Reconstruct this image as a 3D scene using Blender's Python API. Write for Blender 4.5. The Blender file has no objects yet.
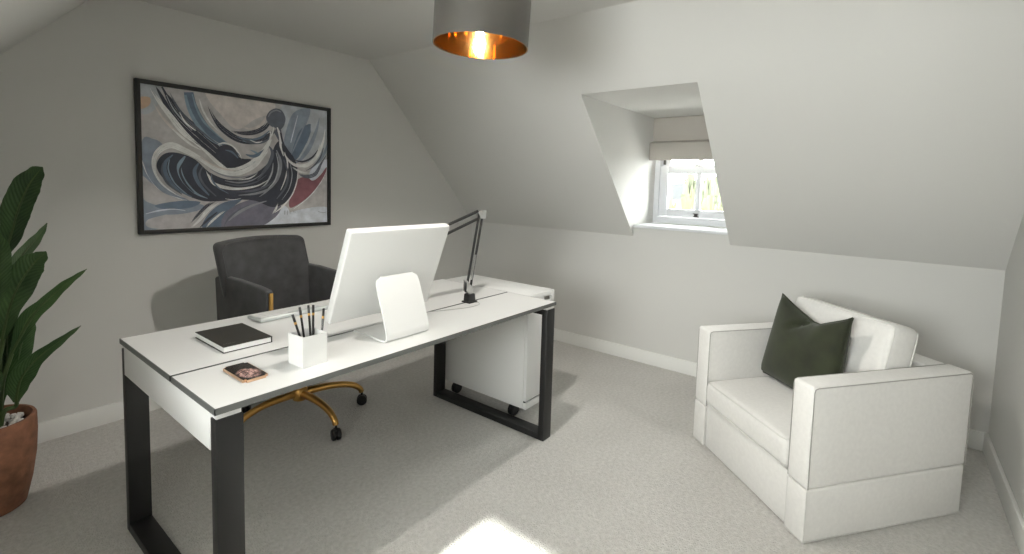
SKY, SUN, EXPOSURE, BULB = 38.0, 25.0, 0.03, 2500
import bpy, bmesh, math, random
from math import sin, cos, pi, radians as rad, sqrt
from mathutils import Vector, Matrix
random.seed(7)
SC = bpy.context.scene
COL = SC.collection

# ------------------------------------------------------------------ materials
def new_mat(name):
    m = bpy.data.materials.new(name); m.use_nodes = True
    nt = m.node_tree; b = nt.nodes['Principled BSDF']
    return m, nt, b
def lin(c):
    return tuple((v/12.92 if v <= .04045 else ((v+.055)/1.055)**2.4) for v in c)
def srgb(r, g, b): return lin((r/255, g/255, b/255))
def mat(name, col, rough=.5, metal=0., bump=0., bscale=100., var=0., vscale=20., spec=.5, sheen=0., stretch=None):
    m, nt, b = new_mat(name)
    b.inputs['Base Color'].default_value = (*col, 1)
    b.inputs['Roughness'].default_value = rough
    b.inputs['Metallic'].default_value = metal
    b.inputs['Specular IOR Level'].default_value = spec
    if sheen:
        b.inputs['Sheen Weight'].default_value = sheen; b.inputs['Sheen Roughness'].default_value = .5
    tc = nt.nodes.new('ShaderNodeTexCoord'); vec = tc.outputs['Object']
    if stretch:
        mp = nt.nodes.new('ShaderNodeMapping'); mp.inputs['Scale'].default_value = stretch
        nt.links.new(vec, mp.inputs['Vector']); vec = mp.outputs['Vector']
    if var:
        n = nt.nodes.new('ShaderNodeTexNoise'); n.inputs['Scale'].default_value = vscale; n.inputs['Detail'].default_value = 5
        nt.links.new(vec, n.inputs['Vector'])
        r = nt.nodes.new('ShaderNodeValToRGB')
        r.color_ramp.elements[0].position = .3; r.color_ramp.elements[1].position = .7
        r.color_ramp.elements[0].color = (*[max(0, c*(1-var)) for c in col], 1)
        r.color_ramp.elements[1].color = (*[min(1, c*(1+var)) for c in col], 1)
        nt.links.new(n.outputs['Fac'], r.inputs['Fac']); nt.links.new(r.outputs['Color'], b.inputs['Base Color'])
    if bump:
        n2 = nt.nodes.new('ShaderNodeTexNoise'); n2.inputs['Scale'].default_value = bscale; n2.inputs['Detail'].default_value = 3
        nt.links.new(vec, n2.inputs['Vector'])
        bp = nt.nodes.new('ShaderNodeBump'); bp.inputs['Strength'].default_value = bump; bp.inputs['Distance'].default_value = .01
        nt.links.new(n2.outputs['Fac'], bp.inputs['Height']); nt.links.new(bp.outputs['Normal'], b.inputs['Normal'])
    return m
def glass_mat(name):
    m = bpy.data.materials.new(name); m.use_nodes = True; nt = m.node_tree; nt.nodes.clear()
    o = nt.nodes.new('ShaderNodeOutputMaterial'); t = nt.nodes.new('ShaderNodeBsdfTransparent'); g = nt.nodes.new('ShaderNodeBsdfGlossy')
    g.inputs['Roughness'].default_value = .02; f = nt.nodes.new('ShaderNodeFresnel'); f.inputs['IOR'].default_value = 1.25
    mx = nt.nodes.new('ShaderNodeMixShader'); nt.links.new(f.outputs[0], mx.inputs[0]); nt.links.new(t.outputs[0], mx.inputs[1]); nt.links.new(g.outputs[0], mx.inputs[2])
    t.inputs['Color'].default_value = (.96, .98, .97, 1)
    nt.links.new(mx.outputs[0], o.inputs[0]); return m
def emit_mat(name, col, s):
    m, nt, b = new_mat(name)
    b.inputs['Base Color'].default_value = (*col, 1); b.inputs['Emission Color'].default_value = (*col, 1); b.inputs['Emission Strength'].default_value = s
    return m
def carpet_mat():
    m, nt, b = new_mat('grey_loop_carpet')
    b.inputs['Roughness'].default_value = .95; b.inputs['Specular IOR Level'].default_value = .1
    tc = nt.nodes.new('ShaderNodeTexCoord')
    v = nt.nodes.new('ShaderNodeTexVoronoi'); v.inputs['Scale'].default_value = 150; v.inputs['Randomness'].default_value = .75
    n = nt.nodes.new('ShaderNodeTexNoise'); n.inputs['Scale'].default_value = 60; n.inputs['Detail'].default_value = 6
    n3 = nt.nodes.new('ShaderNodeTexNoise'); n3.inputs['Scale'].default_value = 3; n3.inputs['Detail'].default_value = 3
    for q in (v, n, n3): nt.links.new(tc.outputs['Object'], q.inputs['Vector'])
    r = nt.nodes.new('ShaderNodeValToRGB')
    r.color_ramp.elements[0].position = .25; r.color_ramp.elements[0].color = (.49, .478, .455, 1)
    r.color_ramp.elements[1].position = .75; r.color_ramp.elements[1].color = (.685, .67, .645, 1)
    mx = nt.nodes.new('ShaderNodeMix'); mx.data_type = 'FLOAT'; mx.inputs[0].default_value = .25
    nt.links.new(n.outputs['Fac'], mx.inputs[2]); nt.links.new(n3.outputs['Fac'], mx.inputs[3])
    nt.links.new(mx.outputs[0], r.inputs['Fac']); nt.links.new(r.outputs['Color'], b.inputs['Base Color'])
    bp = nt.nodes.new('ShaderNodeBump'); bp.inputs['Strength'].default_value = .7; bp.inputs['Distance'].default_value = .006
    bp.invert = True
    nt.links.new(v.outputs['Distance'], bp.inputs['Height']); nt.links.new(bp.outputs['Normal'], b.inputs['Normal'])
    return m

M = {}
M['wall'] = mat('matt_white_paint', (.615, .61, .59), .85, bump=.03, bscale=180, spec=.2)
M['trim'] = mat('satin_white_trim', (.76, .76, .74), .45)
M['upvc'] = mat('white_window_paint', (.72, .735, .76), .65, spec=.15)
M['carpet'] = carpet_mat()
M['white'] = mat('white_laminate', (.75, .75, .74), .28)
M['band'] = mat('grey_edge_banding', (.11, .115, .11), .5)
M['black'] = mat('black_powder_coat', (.009, .009, .009), .5)
M['castor'] = mat('black_castor_plastic', (.01, .01, .01), .4)
M['gap'] = mat('dark_gap', (.03, .03, .03), .7)
M['plastic'] = mat('white_plastic', (.72, .72, .71), .3)
M['screen'] = mat('black_screen_glass', (.01, .01, .012), .08)
M['alu'] = mat('pale_aluminium', (.55, .58, .57), .35, metal=.3)
M['steel'] = mat('brushed_steel', (.55, .55, .54), .3, metal=.9)
M['gold'] = mat('brushed_gold', (.62, .36, .11), .33, metal=1.)
M['goldfoil'] = mat('gold_foil_lining', (.82, .56, .24), .05, metal=1., bump=.02, bscale=14)
M['velvet'] = mat('charcoal_suede', (.040, .041, .043), .8, var=.35, vscale=14, sheen=.25, bump=.06, bscale=160)
M['sofa'] = mat('off_white_weave', (.72, .71, .69), .85, bump=.10, bscale=330, sheen=.15, var=.03, vscale=60)
M['piping'] = mat('off_white_piping', (.66, .655, .63), .8)
M['seam'] = mat('grey_seam_thread', (.34, .33, .31), .8)
M['green'] = mat('moss_green_velvet', (.019, .024, .009), .85, var=.4, vscale=10, sheen=.12, bump=.05, bscale=200)
M['taupe'] = mat('taupe_shade_fabric', (.062, .057, .049), .6, sheen=.1)
M['bulb'] = emit_mat('lit_bulb', (1., .95, .88), BULB)
M['blind'] = mat('stone_linen', (.40, .375, .34), .9, bump=.15, bscale=300)
M['terracotta'] = mat('terracotta', (.21, .092, .05), .8, var=.25, vscale=28, bump=.35, bscale=45)
M['soil'] = mat('soil', (.03, .022, .015), .95)
M['pebble'] = mat('white_pebbles', (.62, .60, .57), .7, var=.15, vscale=30)
def leaf_mat():
    m, nt, b = new_mat('dark_green_leaf'); b.inputs['Roughness'].default_value = .42; b.inputs['Specular IOR Level'].default_value = .35
    uv = nt.nodes.new('ShaderNodeUVMap'); sx = nt.nodes.new('ShaderNodeSeparateXYZ'); nt.links.new(uv.outputs[0], sx.inputs[0])
    ab = nt.nodes.new('ShaderNodeMath'); ab.operation = 'ABSOLUTE'; nt.links.new(sx.outputs['X'], ab.inputs[0])
    ph = nt.nodes.new('ShaderNodeMath'); ph.operation = 'MULTIPLY_ADD'; nt.links.new(ab.outputs[0], ph.inputs[0]); ph.inputs[1].default_value = -.16; nt.links.new(sx.outputs['Y'], ph.inputs[2])
    fr = nt.nodes.new('ShaderNodeMath'); fr.operation = 'MULTIPLY'; nt.links.new(ph.outputs[0], fr.inputs[0]); fr.inputs[1].default_value = 150
    sn = nt.nodes.new('ShaderNodeMath'); sn.operation = 'SINE'; nt.links.new(fr.outputs[0], sn.inputs[0])
    no = nt.nodes.new('ShaderNodeTexNoise'); no.inputs['Scale'].default_value = 7; no.inputs['Detail'].default_value = 4
    tc = nt.nodes.new('ShaderNodeTexCoord'); nt.links.new(tc.outputs['Object'], no.inputs['Vector'])
    mm = nt.nodes.new('ShaderNodeMath'); mm.operation = 'MULTIPLY_ADD'; nt.links.new(sn.outputs[0], mm.inputs[0]); mm.inputs[1].default_value = .085; nt.links.new(no.outputs['Fac'], mm.inputs[2])
    r = nt.nodes.new('ShaderNodeValToRGB'); r.color_ramp.elements[0].position = .28; r.color_ramp.elements[0].color = (.018, .045, .014, 1); r.color_ramp.elements[1].position = .75; r.color_ramp.elements[1].color = (.058, .115, .036, 1)
    nt.links.new(mm.outputs[0], r.inputs['Fac'])
    ri = nt.nodes.new('ShaderNodeMath'); ri.operation = 'LESS_THAN'; nt.links.new(ab.outputs[0], ri.inputs[0]); ri.inputs[1].default_value = .06
    mx = nt.nodes.new('ShaderNodeMix'); mx.data_type = 'RGBA'; nt.links.new(ri.outputs[0], mx.inputs[0]); nt.links.new(r.outputs['Color'], mx.inputs[6]); mx.inputs[7].default_value = (.075, .12, .04, 1)
    nt.links.new(mx.outputs[2], b.inputs['Base Color'])
    bp = nt.nodes.new('ShaderNodeBump'); bp.inputs['Strength'].default_value = .25; bp.inputs['Distance'].default_value = .004; nt.links.new(sn.outputs[0], bp.inputs['Height']); nt.links.new(bp.outputs['Normal'], b.inputs['Normal'])
    return m
M['leaf'] = leaf_mat()
M['stem'] = mat('leaf_stalk', (.045, .075, .02), .5)
M['glass'] = glass_mat('window_glass')
M['brown'] = mat('dark_window_furniture', (.05, .045, .04), .45)
M['chrome'] = mat('satin_chrome', (.5, .5, .5), .3, metal=1.)
M['paper'] = mat('white_page_edges', (.80, .80, .79), .7, bump=.2, bscale=600)
M['cover'] = mat('black_cloth_cover', (.022, .021, .018), .65)
M['silver'] = mat('faint_silver_foil', (.16, .155, .145), .5)
M['pencil'] = mat('black_lacquer', (.010, .010, .010), .3)
M['bounce_ground'] = mat('pale_bounce_ground', (.45, .44, .42), .95)  # pale colour made up to bounce daylight up into the dormer
M['grass'] = mat('meadow_grass', (.030, .031, .012), .95, var=.3, vscale=.2)
M['poplar'] = mat('poplar_leaves', (.021, .025, .012), .9, var=.3, vscale=1.5)
M['bush'] = mat('hedge_leaves', (.028, .031, .009), .9, var=.35, vscale=1.2)
M['bark'] = mat('bark', (.12, .09, .06), .9)
M['hill'] = mat('hazy_hills', (.024, .026, .028), 1.)

# ------------------------------------------------------------------ mesh helpers
def nb(): return bmesh.new()
def merge(dst, src, mtx=None, midx=None):
    if mtx is not None: src.transform(mtx)
    mp = {}
    for v in src.verts: mp[v] = dst.verts.new(v.co)
    for f in src.faces:
        try:
            nf = dst.faces.new([mp[v] for v in f.verts]); nf.material_index = f.material_index if midx is None else midx; nf.smooth = f.smooth
        except ValueError: pass
    src.free(); return dst
def box(lo, hi, r=0., seg=2, cuts=None):
    bm = nb(); bmesh.ops.create_cube(bm, size=1)
    for v in bm.verts:
        v.co = Vector([lo[i] + (v.co[i]+.5)*(hi[i]-lo[i]) for i in range(3)])
    if r > 0: bmesh.ops.bevel(bm, geom=bm.edges[:], offset=r, segments=seg, affect='EDGES', profile=.5)
    if cuts:
        for ax, n in cuts:
            for k in range(1, n):
                co = Vector((0, 0, 0)); co[ax] = lo[ax] + (hi[ax]-lo[ax])*k/n; no = Vector((0, 0, 0)); no[ax] = 1
                bmesh.ops.bisect_plane(bm, geom=bm.verts[:]+bm.edges[:]+bm.faces[:], plane_co=co, plane_no=no)
    return bm
def deform(bm, fn):
    for v in bm.verts: v.co = Vector(fn(*v.co))
    return bm
def boxes(*args):
    d = nb()
    for a in args: merge(d, box(*a))
    return d
def prism(pts, ax, lo, hi, r=0., seg=2):
    """extrude polygon pts (in the two axes other than ax, ascending order) from lo to hi along ax"""
    bm = nb(); o = [i for i in range(3) if i != ax]
    def mk(p, t):
        c = [0, 0, 0]; c[o[0]] = p[0]; c[o[1]] = p[1]; c[ax] = t; return bm.verts.new(c)
    a = [mk(p, lo) for p in pts]; b = [mk(p, hi) for p in pts]; n = len(pts)
    bm.faces.new(a); bm.faces.new(b[::-1])
    for i in range(n): bm.faces.new([a[i], b[i], b[(i+1) % n], a[(i+1) % n]])
    bmesh.ops.recalc_face_normals(bm, faces=bm.faces[:])
    if r > 0: bmesh.ops.bevel(bm, geom=bm.edges[:], offset=r, segments=seg, affect='EDGES', profile=.5)
    return bm
def lathe(prof, n=32, c=(0, 0, 0), axis='Z'):
    bm = nb(); rings = []
    for r, z in prof:
        if r < 1e-6: rings.append([bm.verts.new((0, 0, z))])
        else: rings.append([bm.verts.new((r*cos(2*pi*i/n), r*sin(2*pi*i/n), z)) for i in range(n)])
    for a, b in zip(rings, rings[1:]):
        for i in range(n):
            j = (i+1) % n
            f = [a[0], b[j], b[i]] if len(a) == 1 else ([a[i], a[j], b[0]] if len(b) == 1 else [a[i], a[j], b[j], b[i]])
            if len(a) == 1 and len(b) == 1: continue
            bm.faces.new(f)
    bmesh.ops.recalc_face_normals(bm, faces=bm.faces[:])
    mt = Matrix.Identity(4)
    if axis == 'X': mt = Matrix.Rotation(pi/2, 4, 'Y')
    if axis == 'Y': mt = Matrix.Rotation(-pi/2, 4, 'X')
    bm.transform(Matrix.Translation(c) @ mt); return bm
def cyl(p, q, r, n=16, r2=None):
    return tube([p, q], [r, r if r2 is None else r2], n, smooth=False)
def catmull(P, k=6):
    P = [Vector(p) for p in P]
    if len(P) < 3: return P
    out = []
    for i in range(len(P)-1):
        p0 = P[max(i-1, 0)]; p1 = P[i]; p2 = P[i+1]; p3 = P[min(i+2, len(P)-1)]
        for s in range(k):
            t = s/k
            out.append(.5*((2*p1)+(p2-p0)*t+(2*p0-5*p1+4*p2-p3)*t*t+(3*p1-p0-3*p2+p3)*t**3))
    out.append(P[-1]); return out
def tube(pts, r, n=10, smooth=True, k=6):
    if not isinstance(r, (list, tuple)): r = [r]*len(pts)
    Q = catmull([(*p, ) for p in pts], k) if smooth and len(pts) > 2 else [Vector(p) for p in pts]
    m = len(Q); R = []
    for i in range(m):
        t = i/(m-1)*(len(r)-1); a = int(min(t, len(r)-2)); R.append(r[a]+(r[a+1]-r[a])*(t-a))
    bm = nb(); rings = []; up = None
    for i, p in enumerate(Q):
        d = (Q[min(i+1, m-1)]-Q[max(i-1, 0)]).normalized()
        if up is None: up = d.orthogonal().normalized()
        up = (up - d*up.dot(d)).normalized(); s = d.cross(up)
        rings.append([bm.verts.new(p+(up*cos(2*pi*j/n)+s*sin(2*pi*j/n))*R[i]) for j in range(n)])
    for a, b in zip(rings, rings[1:]):
        for j in range(n): bm.faces.new([a[j], a[(j+1) % n], b[(j+1) % n], b[j]])
    bm.faces.new(rings[0][::-1]); bm.faces.new(rings[-1])
    bmesh.ops.recalc_face_normals(bm, faces=bm.faces[:])
    return bm
def multi(*bms):
    d = nb()
    for b in bms: merge(d, b)
    return d
def obj(name, bm, m, parent=None, smooth=True, angle=35, **props):
    me = bpy.data.meshes.new(name); bm.to_mesh(me); bm.free()
    ms = m if isinstance(m, (list, tuple)) else [m]
    for q in ms: me.materials.append(q)
    if smooth:
        me.shade_smooth(); me.set_sharp_from_angle(angle=rad(angle))
    o = bpy.data.objects.new(name, me); COL.objects.link(o)
    if parent: o.parent = parent
    for k, v in props.items(): o[k] = v
    return o
def thing(name, label, cat, loc=(0, 0, 0), rz=0., group=None):
    o = bpy.data.objects.new(name, None); COL.objects.link(o); o.empty_display_size = .1
    o.location = loc; o.rotation_euler = (0, 0, rz); o['label'] = label; o['category'] = cat
    if group: o['group'] = group
    return o
def tag(o, label, cat, group=None):
    o['label'] = label; o['category'] = cat
    if group: o['group'] = group
    return o
def struct(name, bm, m, label, cat, smooth=False):
    o = obj(name, bm, m, None, smooth); o['kind'] = 'structure'; o['label'] = label; o['category'] = cat; return o

ART=[(0,'beige',0,[(-19,1006),(1031,1269),(1032,-85),(-37,-1)]),(0,'warm',1,[(298,1023),(628,1032),(648,926),(548,853),(453,759),(382,826)]),(0,'greyl',1,[(-5,998),(83,997),(78,891),(48,816),(0,807)]),(0,'peach',1,[(0,903),(36,914),(44,892),(35,855),(1,830)]),(0,'blue1',1,[(-1,578),(52,631),(95,577),(57,467),(84,326),(206,201),(271,154),(126,60),(-8,2)]),(0,'beige',1,[(0,370),(40,325),(127,231),(205,186),(127,153),(38,183),(1,231)]),(0,'beige',1,[(14,66),(80,99),(205,135),(262,77),(204,1),(35,12)]),(0,'blue1',1,[(81,134),(190,168),(271,149),(189,111),(96,105)]),(0,'blue2',1,[(52,172),(158,201),(255,192),(205,150),(96,144)]),(0,'greyl',1,[(711,1007),(1019,1040),(1019,445),(909,529),(773,548),(709,685)]),(0,'blue1',1,[(775,944),(882,998),(853,847),(785,694),(747,547),(709,606),(722,757)]),(0,'blue2',1,[(807,783),(875,866),(892,825),(841,641),(784,543),(752,547)]),(0,'greyl',1,[(899,972),(1006,992),(1006,750),(933,621),(892,706)]),(1,'blue1',0,[(945,928,6),(924,814,26),(875,660,40),(817,552,26),(773,519,6)]),(1,'cream',0,[(986,838,4),(969,715,22),(921,575,29),(852,495,18),(784,520,6)]),(1,'blue1',0,[(1016,752,11),(981,626,26),(933,531,22),(886,467,7)]),(0,'pale',1,[(909,499),(1006,567),(1006,398),(909,349),(874,423)]),(0,'beige',1,[(772,142),(909,274),(1019,476),(1019,135),(862,109)]),(0,'pale',1,[(642,-26),(750,97),(1006,135),(1019,-37),(771,-35)]),(0,'pale',1,[(427,-25),(561,77),(706,157),(750,69),(705,-31)]),(0,'red',1,[(792,369),(851,407),(900,373),(953,426),(996,499),(981,412),(921,304),(840,199),(754,135),(745,199),(777,272)]),(1,'cream',0,[(1001,481,2),(957,365,7),(874,228,7),(771,124,4)]),(0,'plum',1,[(346,-18),(374,99),(447,175),(563,216),(685,172),(675,86),(601,6),(522,-31)]),(0,'blue2',1,[(263,-4),(287,89),(357,178),(467,216),(429,163),(374,99),(346,-11)]),(0,'dark',1,[(61,443),(75,504),(110,543),(164,543),(234,505),(308,409),(413,362),(525,407),(615,508),(657,651),(692,696),(740,626),(784,520),(802,419),(778,287),(724,186),(643,144),(543,197),(448,208),(357,198),(271,199),(191,242),(129,304),(82,374)]),(1,'dark',6,[(71,996,26),(108,920,62),(159,801,95),(221,713,110),(293,623,103),(379,529,92),(470,503,62),(535,529,18)]),(1,'blue2',0,[(210,986,62),(223,896,66),(259,793,62),(315,701,51),(389,626,29),(460,555,7)]),(1,'blue3',0,[(194,963,18),(209,870,22),(240,777,26),(294,681,22),(362,618,11),(433,568,4)]),(1,'beige',0,[(252,963,22),(267,880,26),(306,788,22),(363,715,15),(433,665,6)]),(1,'dark',3,[(297,916,4),(333,812,26),(381,736,44),(461,676,48),(557,680,44),(626,735,33),(663,791,15)]),(0,'dark',1,[(337,584),(370,625),(424,619),(460,536),(517,528),(497,458),(432,428),(371,464),(340,526)]),(1,'cream',0,[(344,626,4),(376,642,13),(419,625,11),(455,570,9),(468,529,2)]),(1,'blue3',0,[(517,603,6),(556,572,22),(535,508,26),(487,471,9)]),(1,'dark',3,[(413,740,4),(471,730,26),(537,745,37),(597,794,40),(631,869,37)]),(1,'blue2',0,[(444,700,4),(509,682,17),(576,710,17),(626,772,6)]),(1,'warm',3,[(462,787,4),(519,769,18),(577,811,22),(617,899,11),(644,948,4)]),(0,'slate',1,[(607,870),(627,928),(664,959),(701,948),(723,889),(713,826),(692,783),(701,752),(684,720),(655,755),(663,796),(631,813)]),(0,'slate',1,[(660,775),(693,794),(697,734),(686,692),(667,730)]),(1,'cream',2,[(653,811,9),(649,747,33),(616,646,44),(581,574,55),(526,487,66),(441,428,66),(360,432,48),(300,472,33),(251,519,33),(187,567,40),(126,597,44),(76,558,37),(51,490,29),(53,408,20),(84,321,15),(143,250,9),(191,221,2)]),(1,'cream',4,[(212,646,4),(277,578,18),(344,487,29),(395,435,18)]),(1,'cream',0,[(672,806,11),(692,725,26),(692,655,18),(709,572,6)]),(1,'slate',0,[(622,647,9),(642,593,26),(625,509,29),(585,423,22),(554,367,6)]),(1,'greym',0,[(667,618,7),(691,514,26),(670,384,29),(613,285,15),(563,230,4)]),(1,'cream',0,[(717,606,4),(734,503,13),(720,387,11),(690,286,4)]),(1,'greyl',0,[(646,510,4),(637,426,13),(604,340,11),(573,306,2)]),(1,'dark',0,[(692,767,15),(713,657,18),(763,562,29),(784,462,33),(761,330,37),(707,223,26),(664,172,7)]),(1,'cream',0,[(800,469,4),(792,360,11),(759,243,11),(702,149,13),(653,99,4)]),(1,'cream',2,[(675,178,4),(660,130,17),(638,82,7)]),(1,'blue2',0,[(132,530,7),(98,470,22),(100,387,26),(144,291,18),(215,230,6)]),(1,'blue3',0,[(187,525,11),(159,450,29),(177,353,29),(231,260,17),(289,219,4)]),(1,'dark',0,[(175,476,4),(162,413,15),(184,329,15),(226,260,4)]),(1,'blue2',0,[(250,481,9),(229,417,26),(248,330,24),(297,242,9)]),(1,'dark',0,[(226,499,6),(203,428,13),(217,350,11),(264,250,4)]),(1,'cream',4,[(284,428,4),(297,388,15),(320,333,22),(376,303,26),(458,294,18),(554,323,15),(628,383,6)]),(1,'greym',0,[(377,355,4),(449,342,13),(525,365,9),(585,423,2)]),(1,'greym',0,[(448,243,4),(544,257,18),(624,299,15),(675,370,4)]),(1,'cream',2,[(701,622,4),(740,540,18),(800,497,26),(881,528,22),(945,607,11)]),(1,'dark',0,[(773,548,4),(828,535,15),(891,575,15),(938,657,4)]),(1,'cream',3,[(762,484,6),(817,446,18),(881,438,7)]),(1,'slate',3,[(799,433,6),(851,407,29),(914,433,33),(957,533,18),(999,627,7)]),(1,'dark',3,[(204,36,4),(241,99,18),(288,167,22),(331,199,6)]),(1,'cream',3,[(204,1,6),(245,53,18),(296,140,26),(348,191,7)]),(1,'dark',0,[(249,2,4),(287,56,18),(335,113,7)]),(1,'cream',2,[(278,-1,6),(307,45,17),(347,95,15),(378,125,4)]),(1,'plum',0,[(356,21,6),(374,72,26),(429,150,18),(485,189,4)]),(1,'cream',0,[(0,481,4),(20,394,11),(69,290,15),(143,226,7),(190,206,2)]),(1,'cream',5,[(42,975,7),(78,891,26),(128,794,37),(181,695,40),(236,628,18),(273,593,4)]),(1,'warm',2,[(52,885,4),(84,798,13),(135,713,18),(196,636,11),(252,591,2)]),(1,'cream',0,[(132,713,6),(168,665,15),(219,607,13),(263,577,2)]),(1,'dark',0,[(91,996,11),(115,926,17),(137,856,11),(152,830,2)]),(1,'greym',0,[(714,114,6),(714,79,6)]),(1,'greym',0,[(730,114,4),(729,76,4)]),(1,'greym',0,[(747,113,4),(747,86,4)]),(1,'greym',0,[(769,111,4),(769,97,4)]),(1,'greym',0,[(778,111,4),(778,91,4)]),(1,'greym',0,[(932,100,4),(962,87,4),(992,92,4)]),(1,'slate',2,[(124,967,6),(160,860,17),(214,773,18),(278,696,15),(354,617,6)]),(1,'blue3',0,[(225,974,6),(244,876,13),(279,783,15),(337,704,9),(389,647,4)]),(1,'cream',2,[(256,957,4),(273,870,13),(309,783,11),(357,720,4)]),(1,'greyl',0,[(109,944,4),(137,856,9),(179,779,9),(221,713,4)]),(1,'cream',0,[(165,837,4),(190,769,11),(237,715,6)]),(1,'blue2',0,[(380,589,4),(415,577,15),(447,535,9)]),(1,'slate',0,[(87,469,6),(82,409,13),(106,326,15),(167,250,6)]),(1,'blue3',0,[(116,495,4),(110,423,9),(137,328,9),(191,250,4)]),(1,'slate',0,[(267,457,6),(251,393,15),(273,319,15),(331,235,6)]),(1,'blue2',0,[(311,409,4),(311,363,11),(341,303,11),(394,256,4)]),(1,'slate',2,[(430,270,6),(524,279,18),(603,319,15),(655,384,4)]),(1,'slate',0,[(377,334,4),(459,320,13),(544,350,9),(604,409,4)]),(1,'greym',0,[(300,440,4),(377,392,11),(468,386,11),(555,427,6)]),(1,'greyl',0,[(662,596,4),(676,484,11),(655,370,11),(613,299,4)]),(1,'slate',0,[(708,543,6),(733,431,18),(718,315,18),(664,214,7)]),(1,'greyl',0,[(747,518,2),(760,417,7),(741,301,7),(696,206,2)]),(1,'blue2',0,[(488,565,7),(536,557,26),(586,602,18),(616,646,6)]),(1,'blue3',0,[(471,670,4),(537,656,11),(596,682,9),(630,725,4)]),(1,'slate',2,[(452,694,6),(518,662,22),(586,675,18),(637,725,7)]),(1,'cream',0,[(512,682,4),(550,666,9),(582,680,4)]),(1,'greym',0,[(617,880,6),(632,918,11),(664,943,11),(693,934,6)]),(1,'cream',0,[(631,764,7),(622,674,18),(589,593,22),(546,514,15)]),(1,'warm',0,[(432,436,4),(378,443,13),(312,475,11),(255,526,7)]),(1,'cream',2,[(555,422,4),(506,378,11),(431,363,7)]),(1,'blue1',0,[(864,936,6),(829,814,13),(785,679,13),(756,589,4)]),(1,'greyl',0,[(922,918,4),(887,779,11),(841,656,9),(806,579,4)]),(1,'pale',0,[(797,925,4),(774,807,9),(752,690,6)]),(1,'cream',0,[(945,697,4),(915,589,9),(863,525,7)]),(1,'slate',0,[(969,670,6),(945,577,15),(898,499,11),(852,460,4)]),(1,'blue1',0,[(7,464,6),(34,360,15),(90,266,15),(175,218,6)]),(1,'pale',0,[(8,114,4),(66,135,11),(127,143,7),(181,131,4)]),(1,'blue2',0,[(82,183,4),(151,182,13),(222,186,9)]),(1,'greym',0,[(392,45,7),(447,109,22),(523,162,18),(602,196,6)]),(1,'slate',0,[(366,-1,4),(392,66,11),(447,128,9),(504,164,4)]),(1,'cream',0,[(375,217,2),(415,208,6),(458,218,2)]),(1,'red',0,[(805,369,4),(835,342,9),(863,372,6)])]
# ------------------------------------------------------------------ room numbers (metres)
XW, XE, YS, YN = -.50, 3.494, -.489, 3.212       # west / east knee walls, south / north gables
KZ, CZ, K = .965, 2.25, 1.07                     # knee wall height, ceiling height, pitch
XCE = XE-(CZ-KZ)/K; XCW = XW+(CZ-KZ)/K           # where the slopes meet the flat ceiling
T = .12
DYL, DYR, HZ, SZ, XWIN = 1.537, .838, 1.895, 1.055, 3.86   # dormer: cheeks, head, sill, window plane
def slz(x): return KZ+K*(XE-x)
def slw(x): return KZ+K*(x-XW)

struct('floor', box((XW-T, YS-T, -.1), (XE+T, YN+T, 0)), M['carpet'], 'pale grey loop pile carpet covering the attic floor', 'floor')
gable = [(XW-T, -.1), (XE+T, -.1), (XE+T, KZ-.02), (XE, KZ+.13), (XCE+.05, CZ+T), (XCW-.05, CZ+T), (XW, KZ+.13), (XW-T, KZ-.02)]
struct('wall_north', prism(gable, 1, YN, YN+T), M['wall'], 'off white gable wall behind the desk, with the picture on it', 'wall')
struct('wall_south', prism(gable, 1, YS-T, YS), M['wall'], 'off white gable wall close beside the armchair', 'wall')
struct('wall_east', boxes(((XE, YS, 0), (XE+T, YN, KZ)), ((XE, DYR, KZ), (XE+T, DYL, SZ-.022))), M['wall'], 'low off white knee wall below the dormer window', 'wall')
struct('wall_west', box((XW-T, YS, 0), (XW, YN, KZ)), M['wall'], 'low off white knee wall opposite the dormer', 'wall')
struct('ceiling', box((XCW, YS, CZ), (XCE, YN, CZ+T)), M['wall'], 'flat off white strip of ceiling over the middle of the room', 'ceiling')
def slope_slab(fn, x0, x1, y0, y1, side):
    # side +1: east slope; the slab lies above the inner plane
    off = T*1.2
    pts = [(x0, fn(x0)), (x1, fn(x1)), (x1, fn(x1)+off), (x0, fn(x0)+off)]
    return prism(pts, 1, y0, y1)
XH = XE-(HZ-KZ)/K
struct('ceiling_east', multi(slope_slab(slz, XCE, XE, DYL+T, YN, 1), slope_slab(slz, XCE, XE, YS, DYR-T, 1), slope_slab(slz, XCE, XH, DYR-T, DYL+T, 1)),
       M['wall'], 'sloping off white ceiling around the dormer opening', 'sloping ceiling')
def dormer_shell(x_in, z_in, xo, y0, y1, hz, sz, kz, sgn):
    """cheek outline: along the slope line, out to the window plane and back along the dormer roof"""
    return prism([z_in, (x_in, kz), (xo, kz), (xo, hz+T), (z_in[0], hz+T)], 1, y0, y1)
XO = XWIN+.12
struct('wall_dormer_left', dormer_shell(XE, (XH, HZ), XO, DYL, DYL+T, HZ, SZ, KZ, 1), M['wall'], 'white splay of the dormer, left of its window', 'wall')
struct('wall_dormer_right', dormer_shell(XE, (XH, HZ), XO, DYR-T, DYR, HZ, SZ, KZ, 1), M['wall'], 'white splay of the dormer, right of its window', 'wall')
struct('ceiling_dormer', box((XH, DYR, HZ), (XO, DYL, HZ+T)), M['wall'], 'small flat white ceiling inside the dormer', 'ceiling')
struct('wall_dormer_front', box((XE+T, DYR, KZ), (XO, DYL, SZ-.022)), M['wall'], 'off white wall under the dormer window sill', 'wall')
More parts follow.
